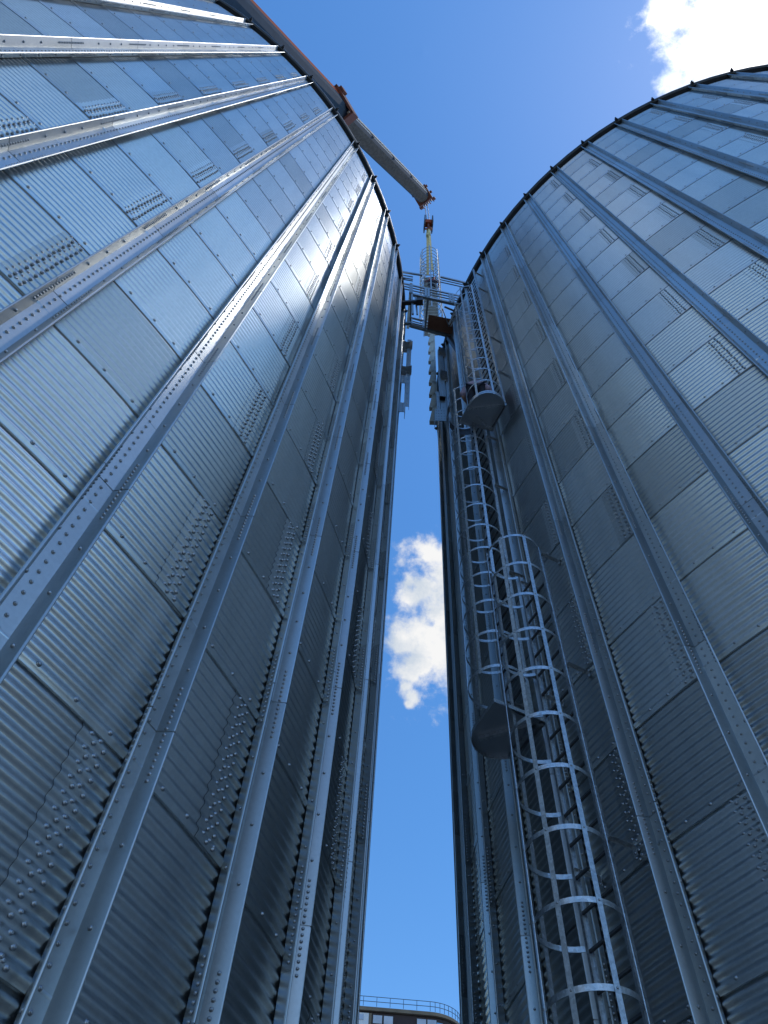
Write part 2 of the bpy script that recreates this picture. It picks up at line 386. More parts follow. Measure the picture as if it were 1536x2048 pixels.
            for sgn in (-1, 1):
                fa_ = np.array([sgn * .0645, .011]); fb_ = np.array([sgn * .105, .106]); fm = fa_ + (fb_ - fa_) * .5
                d_ = fb_ - fa_; d_ /= np.linalg.norm(d_); n2 = np.array([-sgn * d_[1], sgn * d_[0]])
                if n2[0] * sgn > 0: n2 = -n2
                for side in (1, -1):
                    nn = (uv * n2[0] + nv * n2[1]) * side; ofs = fm + n2 * (.0005 if side > 0 else -.0035); base = o + uv * ofs[0] + nv * ofs[1]
                    mb.bolts(base[None] + np.array([[0, 0, z] for z in zs]), np.repeat(nn[None], len(zs), 0), .012, .012, 1, 6)
            zw = Z0 + DZ * (np.arange(-NCORR + 1, int(20.4 * NCORR)) + .5) / NCORR; low = zw < 12
            for sel, sd_ in ((low, 8), (~low, 6)):
                base = o - uv * .012 + nv * .0115
                mb.bolts(base[None] + np.array([[0, 0, z] for z in zw[sel]]), np.repeat(nv[None], sel.sum(), 0), .0105, .011, 1, sd_)
        mb.build('stiffener', [M['stiff'], M['bolt']], root)
    # eave: black ring, underside shade put into its colour, with a lug over each stiffener, then the roof cone
    mb = MB(); kk = np.linspace(0, 60, 121)
    sec = [(RAD - .03, EAVE - .03), (RAD + .11, EAVE - .03), (RAD + .14, EAVE + .01), (RAD + .14, EAVE + .07), (RAD - .03, EAVE + .13)]
    V = np.stack([pt(kk, r, z) for r, z in sec], 0).reshape(-1, 3)
    mb.add(V, [(j * 121 + i, j * 121 + i + 1, ((j + 1) % 5) * 121 + i + 1, ((j + 1) % 5) * 121 + i) for j in range(5) for i in range(120)], 0)
    mb.build('eave_ring', M['dark'], root)
    for k in range(k_lo, k_hi + 1):
        mb = MB(); th = ph + DK * k; nv = np.array([math.cos(th), math.sin(th), 0]); uv = np.array([-math.sin(th), math.cos(th), 0])
        b0 = np.array([cx, cy, EAVE + .05]) + nv * (RAD + .165)
        j1, j2 = RNG.uniform(.8, 1.15, 2); b0 = b0 + uv * RNG.uniform(-.03, .03); mb.box(b0, nv * .03 * j1, uv * .035, (0, 0, .05 * j2)); mb.box(b0 + nv * .045 * j1 + np.array([0, 0, .02]), nv * .018, uv * .018, (0, 0, .022))
        mb.build('eave_lug', M['dark'], root)
    mb = MB(); rr = [(RAD + .15, EAVE + .10), (RAD + .15, EAVE + .14), (6.0, EAVE + 2.0), (.7, EAVE + 4.3), (.01, EAVE + 4.35)]
    V = np.stack([pt(np.linspace(0, 60, 121), r, z) for r, z in rr], 0).reshape(-1, 3)
    mb.add(V, [(j * 121 + i, j * 121 + i + 1, (j + 1) * 121 + i + 1, (j + 1) * 121 + i) for j in range(4) for i in range(120)], 0)
    mb.build('roof', M['roof'], root)
    return root
CL, PL = (-9.9388, 8.3712), -1.0372 - .0063
CR, PR0 = (11.6053, 9.5491), 3.4623
PR = PR0 + .0080
silo('galvanised silo nearer the crane, sunlit near its eave and with no ladder', CL, PL, -3, 12, {1: 1, 0: 2}, 0, 0)
silo('galvanised silo standing in shade, with caged ladders climbing its side', CR, PR, -5, 13, {1: 0, 0: 1}, 1, 0)

# ------------------------------------------------------------------ things on the shaded silo's side
def RP(sv, d, z):                                   # s metres along the wall, d metres off it, z above eye level
    th = PR0 + sv / 10.0
    return np.array([CR[0] + (RAD + d) * math.cos(th), CR[1] + (RAD + d) * math.sin(th), z + EYE])
def RN(sv): th = PR0 + sv / 10.0; return np.array([math.cos(th), math.sin(th), 0])
def RT(sv): th = PR0 + sv / 10.0; return np.array([-math.sin(th), math.cos(th), 0])
UPV = np.array([0, 0, 1.0])
STRAP = (-50, 11, 62, 112, 166)
def caged_ladder(label, sc, z_lo, z_hi, hoops, rungs_to, stile_hi, strap_hi, brackets, lugs=(), guard=None):
    base = RP(sc, .25, z_lo)
    t = thing('caged_ladder', label, 'ladder', base, 'caged ladder flights on the silo')
    dc, r = .523, .345
    for q, sgn in ((-.25, -1), (.24, 1)):            # stiles: folded channels
        mb = MB(); A, B = RP(sc + q, .26, z_lo), RP(sc + q, .26, stile_hi[0 if sgn < 0 else 1])
        mb.bar(A, B, .058, .004, RN(sc)); o = RT(sc) * sgn * -.014
        for e in (-.027, .027): mb.bar(A + o + RN(sc) * e, B + o + RN(sc) * e, .026, .004, RT(sc))
        zz = np.arange(z_lo + .3, rungs_to, .3118)
        mb.build('stile', M['cage'], t)
    z = hoops[0] % .3118
    z = hoops[0] - .02
    while z - .3118 > z_lo + .15: z -= .3118
    while z < rungs_to:
        mb = MB(); mb.bar(RP(sc - .25, .26, z), RP(sc + .24, .26, z), .026, .021, RN(sc)); mb.build('rung', M['rung'], t); z += .3118
    for z in hoops:
        mb = MB(); an = np.radians(np.linspace(222, -51, 40)); n = len(an)
        c_in = [RP(sc + r * math.cos(x), dc + r * math.sin(x), z) for x in an]
        c_out = [RP(sc + (r + .006) * math.cos(x), dc + (r + .006) * math.sin(x), z) for x in an]
        h = np.array([0, 0, .023]); V = [q - h for q in c_in] + [q + h for q in c_in] + [q - h for q in c_out] + [q + h for q in c_out]
        F = []
        for i in range(n - 1):
            F += [(i, i + 1, n + i + 1, n + i), (2 * n + i, 3 * n + i, 3 * n + i + 1, 2 * n + i + 1), (i, 2 * n + i, 2 * n + i + 1, i + 1), (n + i, n + i + 1, 3 * n + i + 1, 3 * n + i)]
        F += [(0, n, 3 * n, 2 * n), (n - 1, 3 * n - 1, 4 * n - 1, 2 * n - 1)]
        mb.add(V, F)
        pb, nb_ = [], []
        for a_ in STRAP:
            x = math.radians(a_); nn = RN(sc) * math.sin(x) + RT(sc) * math.cos(x)
            pb.append(RP(sc + (r + .012) * math.cos(x), dc + (r + .012) * math.sin(x), z)); nb_.append(nn)
        mb.bolts(pb, nb_, .010, .008, 1, 6)
        mb.build('hoop', [M['cage'], M['bolt']], t)
    for i, a_ in enumerate(STRAP):
        x = math.radians(a_); nn = RN(sc) * math.sin(x) + RT(sc) * math.cos(x)
        A, B = (RP(sc + (r + .0095) * math.cos(x), dc + (r + .0095) * math.sin(x), q) for q in (hoops[0] - .06, strap_hi[i]))
        mb = MB(); mb.bar(A, B, .044, .006, np.cross(nn, UPV)); mb.build('strap', M['cage'], t)
    for z in brackets:
        for q in (-.26, .26):
            mb = MB(); A, B = RP(sc + q, .02, z), RP(sc + q, .27, z)
            mb.bar(A, B, .05, .005, UPV); mb.bar(A + RT(sc) * .02, B + RT(sc) * .02 , .04, .005, RT(sc))
            mb.bar(A + RT(sc) * .03, A + RT(sc) * .03 - UPV * .11, .05, .005, RT(sc))
            mb.bolts([A + RT(sc) * .03 - UPV * .08], [RN(sc)], .012, .012, 1, 6)
            mb.build('wall_bracket', [M['cage'], M['bolt']], t)
    if guard:
        mb = MB(); an = np.radians(np.linspace(guard[2], guard[3], 24)); n = len(an); rg = r + .03
        V = [RP(sc + rg * math.cos(x), dc + rg * math.sin(x), zz) for zz in guard[:2] for x in an] + [RP(sc + (rg + .004) * math.cos(x), dc + (rg + .004) * math.sin(x), zz) for zz in guard[:2] for x in an]
        F = []
        for i in range(n - 1): F += [(i, i + 1, n + i + 1, n + i), (2 * n + i, 3 * n + i, 3 * n + i + 1, 2 * n + i + 1), (i, 2 * n + i, 2 * n + i + 1, i + 1), (n + i, n + i + 1, 3 * n + i + 1, 3 * n + i)]
        mb.add(V, F); mb.build('guard_sheet', M['hookblk'], t)
    return t
S1, S2 = .515, -.215
caged_ladder('lowest caged ladder flight, running up out of the bottom of the picture', S1, -1.55, 8.3,
             [2.645 + .6235 * i for i in range(-1, 10)], 8.2, (8.28, 8.28), [8.35, 8.27, 8.29, 8.30, 8.28], [1.85, 3.96, 6.07, 8.16])
caged_ladder('middle caged ladder flight, set back between the two rest platforms', S2, 5.82, 15.2,
             [8.983 + .6165 * i for i in range(-4, 11)], 15.1, (15.2, 15.2), [15.2] * 5, [6.6, 8.66, 11.18, 13.1], guard=(14.28, 14.62, 235, 88))
caged_ladder('highest caged ladder flight, rising from the upper rest platform to the eave', S1, 13.28, 23.5,
             [13.13 + .6235 * i for i in range(0, 13)], 23.2, (22.9, 23.5), [23.6, 20.8, 20.75, 20.8, 21.0], [14.8, 17.0, 19.2, 21.25, 23.0])

def rest_platform(label, z, poly, flap):
    o = RP(.1, .5, z)
    t = thing('rest_platform', label, 'platform', o, 'rest platforms between ladder flights')
    mb = MB(); P3 = [RP(a_, b_, z) for a_, b_ in poly]; m = len(P3); dn = np.array([0, 0, .006])
    mb.add(P3, [tuple(range(m))]); mb.add([q - dn for q in P3], [tuple(range(m))[::-1]])
    mb.add(P3 + [q - dn for q in P3], [(i, m + i, m + (i + 1) % m, (i + 1) % m) for i in range(m)])
    mb.build('deck_plate', M['roof'], t)
    mb = MB()
    for i in range(m):
        A, B = P3[i] - np.array([0, 0, .03]), P3[(i + 1) % m] - np.array([0, 0, .03]); mb.bar(A, B, .05, .005, UPV)
    mb.build('edge_angle', M['cage'], t)
    for A, B in flap:
        mb = MB(); mb.bar(RP(*A, z - .03), RP(*B, z - .03), .045, .045, UPV); mb.build('bearer', M['cage'], t)
    return t
arc = lambda s0, a0, a1: [(s0 + .352 * math.cos(math.radians(x)), .523 + .352 * math.sin(math.radians(x))) for x in np.linspace(a0, a1, 14)]
rest_platform('upper steel rest platform the person stands on', 13.22, arc(S1, -52, 90) + [(.06, .868), (.16, .19)], [((.75, .22), (.35, .86)), ((.17, .21), (.30, .62))])
rest_platform('lower steel rest platform beside the lowest ladder cage', 5.80, [(S1 - .33, .20), (S1 - .30, .868)] + arc(S2, 90, 228), [((-.35, .75), (.15, .22)), ((-.5, .3), (.18, .3))])

# ------------------------------------------------------------------ people (one continuous skinned body each)
def person(label, base, yaw, joints, bones, clothes, extra):
    """joints: name -> (x right, y forward, z up, radius); body is one skin-modifier mesh"""
    R_ = Matrix.Rotation(yaw, 3, 'Z'); B = Vector(base)
    names = list(joints); idx = {n: i for i, n in enumerate(names)}
    def body(nm, sel, bn, m, grow, parent):
        ids = {n: i for i, n in enumerate(sel)}
        me = bpy.data.meshes.new(nm)
        me.from_pydata([tuple(R_ @ Vector(joints[n][:3])) for n in sel], [(ids[a_], ids[b_]) for a_, b_ in bn], [])
        o = bpy.data.objects.new(nm, me); COL.objects.link(o)
        sk = o.modifiers.new('skin', 'SKIN'); sk.use_smooth_shade = True; sk.branch_smoothing = .4
        for i, n in enumerate(sel):
            rr = joints[n][3] + grow; me.skin_vertices[0].data[i].radius = (rr, rr)
        me.skin_vertices[0].data[0].use_root = True
        sb = o.modifiers.new('sub', 'SUBSURF'); sb.levels = 2; sb.render_levels = 2
        me.materials.append(m)
        if parent is not None: o.parent = parent
        return o
    root = body('person', names, bones, M['skin'], 0.0, None); root.location = B
    tag(root, label, 'person')
    for nm, sel, m, grow in clothes:
        bn = [(a_, b_) for a_, b_ in bones if a_ in sel and b_ in sel]
        body(nm, sel, bn, m, grow, root)
    for nm, fn, m in extra:
        mb = MB(); fn(mb); o = mb.build(nm, m, None)
        for v in o.data.vertices: v.co = R_ @ v.co
        o.parent = root
    return root
def ball(c, r, sz=1.0, cut=None):
    def f(mb):
        n, k = 14, 10; V, F = [], []
        lo = -PI / 2 if cut is None else cut
        for i in range(k + 1):
            a_ = lo + (PI / 2 - lo) * i / k
            for j in range(n): V.append((c[0] + r * math.cos(a_) * math.cos(2 * PI * j / n), c[1] + r * 1.12 * math.cos(a_) * math.sin(2 * PI * j / n), c[2] + r * sz * math.sin(a_)))
        for i in range(k):
            for j in range(n): F.append((i * n + j, i * n + (j + 1) % n, (i + 1) * n + (j + 1) % n, (i + 1) * n + j))
        mb.add(V, F, 0, True)
    return f
def boots(ps):
    def f(mb):
        for (x, y, z) in ps:
            mb.tube([(x, y - .09, z + .045), (x, y - .05, z + .05), (x, y + .05, z + .045), (x, y + .13, z + .035), (x, y + .17, z + .03)], [.03, .047, .046, .044, .024], 10)
            mb.tube([(x, y - .04, z + .05), (x, y - .03, z + .18)], [.05, .052], 10)
    return f
def limb_names(): pass
def skeleton(J):
    b = [('pelvis', 'waist'), ('waist', 'chest'), ('chest', 'neck'), ('neck', 'jaw'), ('jaw', 'skull'), ('skull', 'crown'), ('jaw', 'nose')]
    for q in 'LR':
        b += [('chest', 'shoulder' + q), ('shoulder' + q, 'elbow' + q), ('elbow' + q, 'wrist' + q), ('wrist' + q, 'palm' + q),
              ('pelvis', 'hip' + q), ('hip' + q, 'knee' + q), ('knee' + q, 'ankle' + q), ('ankle' + q, 'toe' + q)]
        for f_ in ('thumb', 'index', 'middle', 'ring', 'little'):
            b += [('palm' + q if f_ != 'thumb' else 'wrist' + q, f_ + q), (f_ + q, f_ + 'tip' + q)]
    return b
def full_joints(core):
    J = dict(core)
    for q, sx in (('L', -1), ('R', 1)):
        w = Vector(J['wrist' + q][:3]); p_ = Vector(J['palm' + q][:3]); d = (p_ - w).normalized()
        sd_ = d.cross(Vector((0, 0, 1))); sd_ = sd_.normalized() if sd_.length > .1 else Vector((1, 0, 0)); cu = sd_.cross(d)
        for i, (f_, L) in enumerate((('index', .07), ('middle', .08), ('ring', .072), ('little', .055))):
            a_ = p_ + d * .035 + sd_ * (.03 - .02 * i); b_ = a_ + d * L * .6 - cu * .045
            J[f_ + q] = (*a_, .009); J[f_ + 'tip' + q] = (*b_, .0075)
        a_ = w + d * .05 + sd_ * .045; J['thumb' + q] = (*a_, .010); J['thumbtip' + q] = (*(a_ + d * .035 + sd_ * .02 - cu * .03), .008)
    return J
torso = ['pelvis', 'waist', 'chest', 'shoulderL', 'elbowL', 'shoulderR', 'elbowR']
legs = ['pelvis', 'hipL', 'kneeL', 'ankleL', 'hipR', 'kneeR', 'ankleR']
# the one on the upper rest platform: stooped, facing the ladder
core = {'pelvis': (0, -.07, .80, .125), 'waist': (0, -.04, .95, .13), 'chest': (0, .06, 1.14, .14), 'neck': (0, .18, 1.29, .055), 'jaw': (0, .24, 1.35, .062), 'skull': (0, .26, 1.43, .088), 'crown': (0, .25, 1.49, .06), 'nose': (0, .345, 1.38, .022),
        'shoulderL': (-.18, .09, 1.20, .065), 'elbowL': (-.27, .16, .96, .046), 'wristL': (-.20, .34, 1.06, .031), 'palmL': (-.18, .39, 1.10, .034),
        'shoulderR': (.18, .09, 1.20, .065), 'elbowR': (.30, .12, .98, .046), 'wristR': (.24, .31, 1.04, .031), 'palmR': (.22, .36, 1.08, .034),
        'hipL': (-.10, -.06, .74, .09), 'kneeL': (-.13, .07, .42, .062), 'ankleL': (-.13, -.02, .08, .042), 'toeL': (-.14, .10, .035, .035),
        'hipR': (.10, -.06, .74, .09), 'kneeR': (.13, .07, .42, .062), 'ankleR': (.13, -.02, .08, .042), 'toeR': (.14, .10, .035, .035)}
J = full_joints(core); bpt = RP(.46, .665, 13.228); fwd_ = -.55 * RN(.46) - .83 * RT(.46)
person('person in a lilac top and dark trousers stooping on the upper rest platform', bpt, math.atan2(fwd_[1], fwd_[0]) - PI / 2, J, skeleton(J),
       [('shirt', torso + ['hipL', 'hipR'], M['lilac'], .042), ('trousers', legs, M['navy'], .010)],
       [('hair', ball((0, .235, 1.445), .103, 1.0, -.35), M['hair']), ('boots', boots([(-.13, -.02, 0), (.13, -.02, 0)]), M['black'])])

# ------------------------------------------------------------------ crane over the gap
LOAD = np.array([1.25, 9.1])                        # the hoisted ladder hangs plumb here
TIP = np.array([1.2466, 9.1152, 57.49 + EYE]); FOOT = np.array([-18.0, -13.6, 1.5 + EYE])
bd = TIP - FOOT; BL = np.linalg.norm(bd); bd /= BL
bs = np.cross(bd, UPV); bs /= np.linalg.norm(bs); bu = np.cross(bs, bd)     # sideways, and up out of the boom's back
t = thing('crane_boom', 'long telescopic crane boom, orange then pale grey, reaching over the sunlit silo', 'crane', tuple(FOOT))
def boom_section(name, t0, t1, w, h, mats, parts):
    mb = MB(); A, B = FOOT + bd * BL * t0, FOOT + bd * BL * t1
    poly = [(-w / 2, h / 2), (w / 2, h / 2), (w / 2, h * .22), (w / 2, -h * .18), (w * .36, -h * .40), (w * .15, -h / 2), (-w * .15, -h / 2), (-w * .36, -h * .40), (-w / 2, -h * .18)]
    m = len(poly); PA = [A + bs * x + bu * y for x, y in poly]; PB = [B + bs * x + bu * y for x, y in poly]
    for i in range(m): mb.add([PA[i], PA[(i + 1) % m], PB[(i + 1) % m], PB[i]], [(0, 1, 2, 3)], parts[i])
    mb.add(PA, [tuple(range(m))], 0); mb.add(PB, [tuple(range(m))[::-1]], 0)
    return mb.build(name, mats, t)
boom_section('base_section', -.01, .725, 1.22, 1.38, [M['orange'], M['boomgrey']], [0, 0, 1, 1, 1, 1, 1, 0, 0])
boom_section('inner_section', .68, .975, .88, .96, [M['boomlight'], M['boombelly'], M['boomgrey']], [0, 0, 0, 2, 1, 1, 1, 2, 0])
for x, y in ((.46, .12), (.475, -.02)):   # hoses and a cable along the inner section
    mb = MB(); qs = np.linspace(.729, .972, 14); mb.tube([FOOT + bd * BL * q + bs * x + bu * (y - .02 * math.sin(i * 2.1)) for i, q in enumerate(qs)], .022, 6); mb.build('hose', M['black'], t)
for q in (.79, .85, .91):
    mb = MB(); A = FOOT + bd * BL * q; mb.box(A + bs * .45, bs * .02, bu * .24, bd * .08); mb.build('wear_pad', M['boomgrey'], t)
mb = MB()                                            # collar at the end of the base section
A = FOOT + bd * BL * .722
for (x, y, hx, hy) in ((-.68, 0, .06, .8), (.68, 0, .06, .8), (0, -.78, .74, .06), (0, .78, .74, .06)): mb.box(A + bs * x + bu * y, bs * hx, bu * hy, bd * .35)
for x in (-.78, .78): mb.box(A + bs * x + bu * .55, bs * .10, bu * .16, bd * .22)
mb.build('collar', M['rust'], t)
mb = MB(); C = FOOT + bd * BL * .985                  # boom head: cheek plates, sheaves and lugs
for x in (-.42, -.14, .14, .42): mb.box(C + bs * x, bs * .03, bu * .48, bd * .55)
mb.box(C - bd * .45, bs * .55, bu * .55, bd * .12)
for x in (-.52, .52):
    for e, f_ in ((-.3, .45), (.2, -.45), (.45, .2), (-.1, -.5)): mb.box(C + bs * x + bd * e + bu * f_, bs * .12, bd * .07, bu * .07)
hd = mb.build('boom_head', M['rust'], t)
for x in (-.28, 0, .28):
    mb = MB(); n = 24; ctr = C + bd * .30 - bu * .1
    ring = [ctr + bd * .34 * math.cos(q * 2 * PI / n) + bu * .34 * math.sin(q * 2 * PI / n) for q in range(n)]
    mb.add([q + bs * (x - .045) for q in ring] + [q + bs * (x + .045) for q in ring], [(i, (i + 1) % n, n + (i + 1) % n, n + i) for i in range(n)], 0, True)
    mb.add([q + bs * (x - .045) for q in ring], [tuple(range(n))]); mb.add([q + bs * (x + .045) for q in ring], [tuple(range(n))[::-1]])
    sub(mb.build('sheave', M['hookblk'], None), hd); 
HZ = 49.0 + EYE                                       # hook block height
for x in (-.10, .10):
    mb = MB(); mb.tube([TIP + bs * x - bd * .6, np.array([LOAD[0] + x * .8, LOAD[1], HZ + .6])], .022, 6); mb.build('hoist_rope', M['rope'], t)
t = thing('hook_block', 'orange and black hook block hanging under the boom tip', 'hook block', (LOAD[0], LOAD[1], HZ))
L3 = np.array([LOAD[0], LOAD[1], HZ]); X_, Y_ = np.array([1.0, 0, 0]), np.array([0, 1.0, 0])
mb = MB(); mb.prism([(-.20, .62), (.20, .62), (.19, -.35), (-.19, -.35)], X_, UPV, L3 - Y_ * .16, Y_ * .32); mb.build('body', M['orange'], t)
for s_ in (-1, 1):
    mb = MB(); mb.prism([(-.40, .70), (.40, .70), (.40, -.9), (.22, -1.2), (-.22, -1.2), (-.40, -.9)], Y_, UPV, L3 + X_ * s_ * .24 - X_ * .035, X_ * .07); mb.build('cheek_plate', M['hookblk'], t)
mb = MB(); mb.tube([L3 + UPV * -.25, L3 + UPV * -.9, L3 + UPV * -1.2], [.10, .09, .08], 10)
mb.tube([L3 + UPV * -1.15 + X_ * .0, L3 + UPV * -1.35 + X_ * .15, L3 + UPV * -1.6 + X_ * .17, L3 + UPV * -1.8 + X_ * .0, L3 + UPV * -1.65 - X_ * .17, L3 + UPV * -1.45 - X_ * .15], [.07, .08, .09, .09, .06, .03], 10)
mb.build('hook', M['rust'], t)
# sling from the hook down to the hoisted ladder
TOPZ = 39.5 + EYE
mb = MB()
for x, y in ((-.16, .12), (.14, -.14)):
    mb.bar(L3 + np.array([x * .3, y * .2, -1.72]), np.array([LOAD[0] + x * .6, LOAD[1] + y, TOPZ - 2.6]), .14, .03, X_ + Y_ * .4)
mb.box(L3 + np.array([-.02, 0, -3.4]), X_ * .13, Y_ * .09, UPV * .3)
tag(mb.build('sling', M['sling'], None, (LOAD[0], LOAD[1], TOPZ - 2.6)), 'pale yellow lifting sling between the hook block and the hoisted ladder', 'sling')

# hoisted ladder tower: stringers, flat treads, cage round its upper part
BOTZ = 19.3 + EYE; CTOP = 41.0 + EYE
vd = np.array([LOAD[0], LOAD[1], 0]); vd /= np.linalg.norm(vd); sx = np.array([vd[1], -vd[0], 0])     # away from the viewer, and to the right
lo3 = lambda x, y, z: np.array([LOAD[0], LOAD[1], 0]) + sx * x + vd * y + UPV * z
t = thing('hoisted_ladder', 'tall ladder with close treads and a cage, hanging plumb from the crane', 'ladder', (LOAD[0], LOAD[1], BOTZ))
for x in (-.30, .30):
    mb = MB(); mb.bar(lo3(x, 0, BOTZ + 8.2), lo3(x, 0, TOPZ), .09, .03, vd); mb.build('stringer', M['rail'], t)
mb = MB(); mb.bar(lo3(.09, .0, BOTZ), lo3(.09, 0, BOTZ + 9), .12, .035, vd); mb.bar(lo3(-.05, .05, BOTZ + .6), lo3(-.05, .05, BOTZ + 9), .10, .03, vd); mb.build('lower_stringer', M['tread'], t)
z = BOTZ + 8.4
while z < TOPZ - 3.5:
    mb = MB(); mb.box(lo3(0, 0, z), sx * .28, vd * .09, UPV * .02); mb.build('tread', M['tread'], t); z += .42
z = BOTZ + .35
while z < BOTZ + 8.4:                                  # lower part: lapped side plates
    mb = MB(); mb.prism([(-.15, 0), (.05, -.04), (.09, 1.05), (-.03, 1.12)], sx, UPV, lo3(0, -.06, z), vd * .12); mb.build('lapped_plate', M['tread'], t); z += .98
z = TOPZ - 9.5
while z < CTOP:
    mb = MB(); an = np.linspace(0, 2 * PI, 29)
    mb.tube([lo3(.47 * math.cos(q), .10 + .47 * math.sin(q), z) for q in an], .016, 6); mb.build('hoop', M['rail'], t); z += .72
for q in np.linspace(0, 2 * PI, 8)[:-1]:
    mb = MB(); x, y = .50 * math.cos(q + .3), .10 + .50 * math.sin(q + .3); mb.bar(lo3(x, y, TOPZ - 9.6), lo3(x, y, CTOP), .055, .01, (-y, x, 0)); mb.build('strap', M['rail'], t)

# the slinger working inside the cage, seen from below
core = {'pelvis': (0, 0, .92, .12), 'waist': (0, .02, 1.06, .12), 'chest': (0, .03, 1.28, .14), 'neck': (0, .03, 1.46, .055), 'jaw': (0, .06, 1.53, .062), 'skull': (0, .05, 1.62, .09), 'crown': (0, .04, 1.69, .06), 'nose': (0, .155, 1.58, .022),
        'shoulderL': (-.19, .03, 1.36, .065), 'elbowL': (-.30, .12, 1.56, .046), 'wristL': (-.20, .20, 1.78, .031), 'palmL': (-.17, .22, 1.85, .034),
        'shoulderR': (.19, .03, 1.36, .065), 'elbowR': (.36, .06, 1.22, .046), 'wristR': (.30, .26, 1.30, .031), 'palmR': (.27, .32, 1.33, .034),
        'hipL': (-.10, 0, .87, .095), 'kneeL': (-.12, .10, .48, .062), 'ankleL': (-.11, -.02, .08, .042), 'toeL': (-.12, .10, .035, .035),
        'hipR': (.10, 0, .87, .095), 'kneeR': (.12, .14, .62, .062), 'ankleR': (.11, .02, .30, .042), 'toeR': (.12, .14, .26, .035)}
J = full_joints(core)
def harness(mb):
    for s_ in (-1, 1): mb.tube([(s_ * .10, -.145, 1.0), (s_ * .12, -.165, 1.2), (s_ * .10, -.08, 1.44), (s_ * .10, .12, 1.42), (s_ * .11, .19, 1.2), (s_ * .10, .16, 1.0)], .022, 6)
    mb.tube([(.17 * math.cos(q), .02 + .17 * math.sin(q), .99) for q in np.linspace(0, 2 * PI, 17)], .024, 6)
tz = BOTZ + 8.4 + .42 * int((33.6 + EYE - BOTZ - 8.4) / .42) + .02
person('person in a maroon jacket with teal helmet standing in the hoisted ladder cage', lo3(0.08, -.12, tz), math.atan2(vd[1], vd[0]) - PI / 2, J, skeleton(J),
       [('jacket', torso + ['wristL', 'wristR'], M['maroon'], .02), ('trousers', legs, M['navy'], .014)],
       [('helmet', ball((0, .05, 1.63), .135, .95, -.05), M['teal']), ('harness', harness, M['red']), ('boots', boots([(-.11, -.02, 0), (.11, .02, .22)]), M['black'])])

# ------------------------------------------------------------------ footbridge under erection between the eaves
t = thing('footbridge', 'galvanised footbridge frame with railings spanning the gap at eave height', 'footbridge', (1.0, 6.6, 22 + EYE))
E_ = lambda x, y, z: np.array([x, y, z + EYE])
def bpart(name, segs, m='rail'):
    mb = MB()
    for A, B, w, th, sd_ in segs: mb.bar(A, B, w, th, sd_)
    return mb.build(name, M[m], t)
NL, NR, FL, FR = E_(.27, 6.62, 24), E_(1.90, 6.84, 24), E_(.36, 7.72, 24), E_(1.80, 7.98, 24)
bpart('edge_beam', [(NL, NR, .16, .02, UPV), (NL + E_(0, .04, .07 - EYE), NR + E_(0, .04, .07 - EYE), .02, .07, UPV), (NL + E_(0, .04, -.07 - EYE), NR + E_(0, .04, -.07 - EYE), .02, .07, UPV)])
bpart('edge_beam', [(FL, FR, .16, .02, UPV), (FL + E_(0, -.04, .07 - EYE), FR + E_(0, -.04, .07 - EYE), .02, .07, UPV), (FL + E_(0, -.04, -.07 - EYE), FR + E_(0, -.04, -.07 - EYE), .02, .07, UPV)])
for f_ in (0, .34, .98):
    A, B = NL + (NR - NL) * f_, FL + (FR - FL) * f_; bpart('cross_beam', [(A, B, .10, .05, UPV)])
for a_, b_, name in ((NL, NR, 'near'), (FL, FR, 'far')):
    dz = UPV * .97
    ext = (b_ - a_) * (.17 if name == 'near' else 0)
    bpart('top_rail', [(a_ + dz - ext * .9, b_ + dz + ext, .11, .04, UPV)])
    for z in (.34, .64): bpart('mid_rail', [(a_ + UPV * z - ext * .9, b_ + UPV * z + ext, .035, .035, UPV)])
    for f_ in (.0, .30, .36, .80, .86) if name == 'near' else (0., .3, .98):
        p_ = a_ + (b_ - a_) * f_; bpart('post', [(p_, p_ + UPV * 1.0, .07 if f_ else .12, .05, X_)])
# handrail that runs on to the ladder landing, and landing rails on the silo side
bpart('landing_rail', [(E_(-.2, 6.25, 25.15), E_(.62, 6.30, 25.12), .12, .05, UPV)])
bpart('landing_rail', [(E_(1.22, 6.30, 25.1), E_(2.05, 6.42, 25.1), .12, .05, UPV)])
for z in (24.75, 24.45): bpart('landing_rail', [(E_(1.2, 6.3, z), E_(2.1, 6.42, z), .035, .03, UPV)])
for z in (24.8, 24.5, 24.3): bpart('landing_rail', [(E_(-.2, 6.26, z), E_(.3, 6.3, z), .06, .03, UPV)])
bpart('hanger', [(E_(.26, 6.60, 25.1), E_(.27, 7.70, 23.75), .09, .05, X_)])
bpart('hanger', [(E_(.28, 6.64, 24.9), E_(.36, 6.66, 21.9), .06, .06, X_), (E_(.42, 6.70, 24), E_(.50, 6.72, 22.1), .05, .04, X_)])
bpart('arm', [(E_(-.14, 6.70, 23.0), E_(.60, 6.58, 23.0), .15, .12, UPV)], 'hookblk')
bpart('end_block', [(E_(.46, 6.60, 23.02), E_(.66, 6.57, 23.02), .24, .18, UPV)], 'hookblk')
bpart('arm', [(E_(-.10, 7.42, 23.2), E_(.36, 7.38, 23.3), .13, .08, UPV)])
bpart('knee_brace', [(E_(1.56, 7.30, 23.2), E_(1.84, 6.86, 24.0), .06, .05, X_), (E_(1.62, 7.34, 23.15), E_(1.96, 6.80, 24.1), .03, .03, X_), (E_(1.40, 6.95, 23.95), E_(1.78, 7.05, 23.85), .06, .05, UPV)], 'rung')
bpart('knee_brace', [(E_(1.66, 7.95, 23.9), E_(1.82, 7.55, 21.6), .14, .12, X_)], 'hookblk')
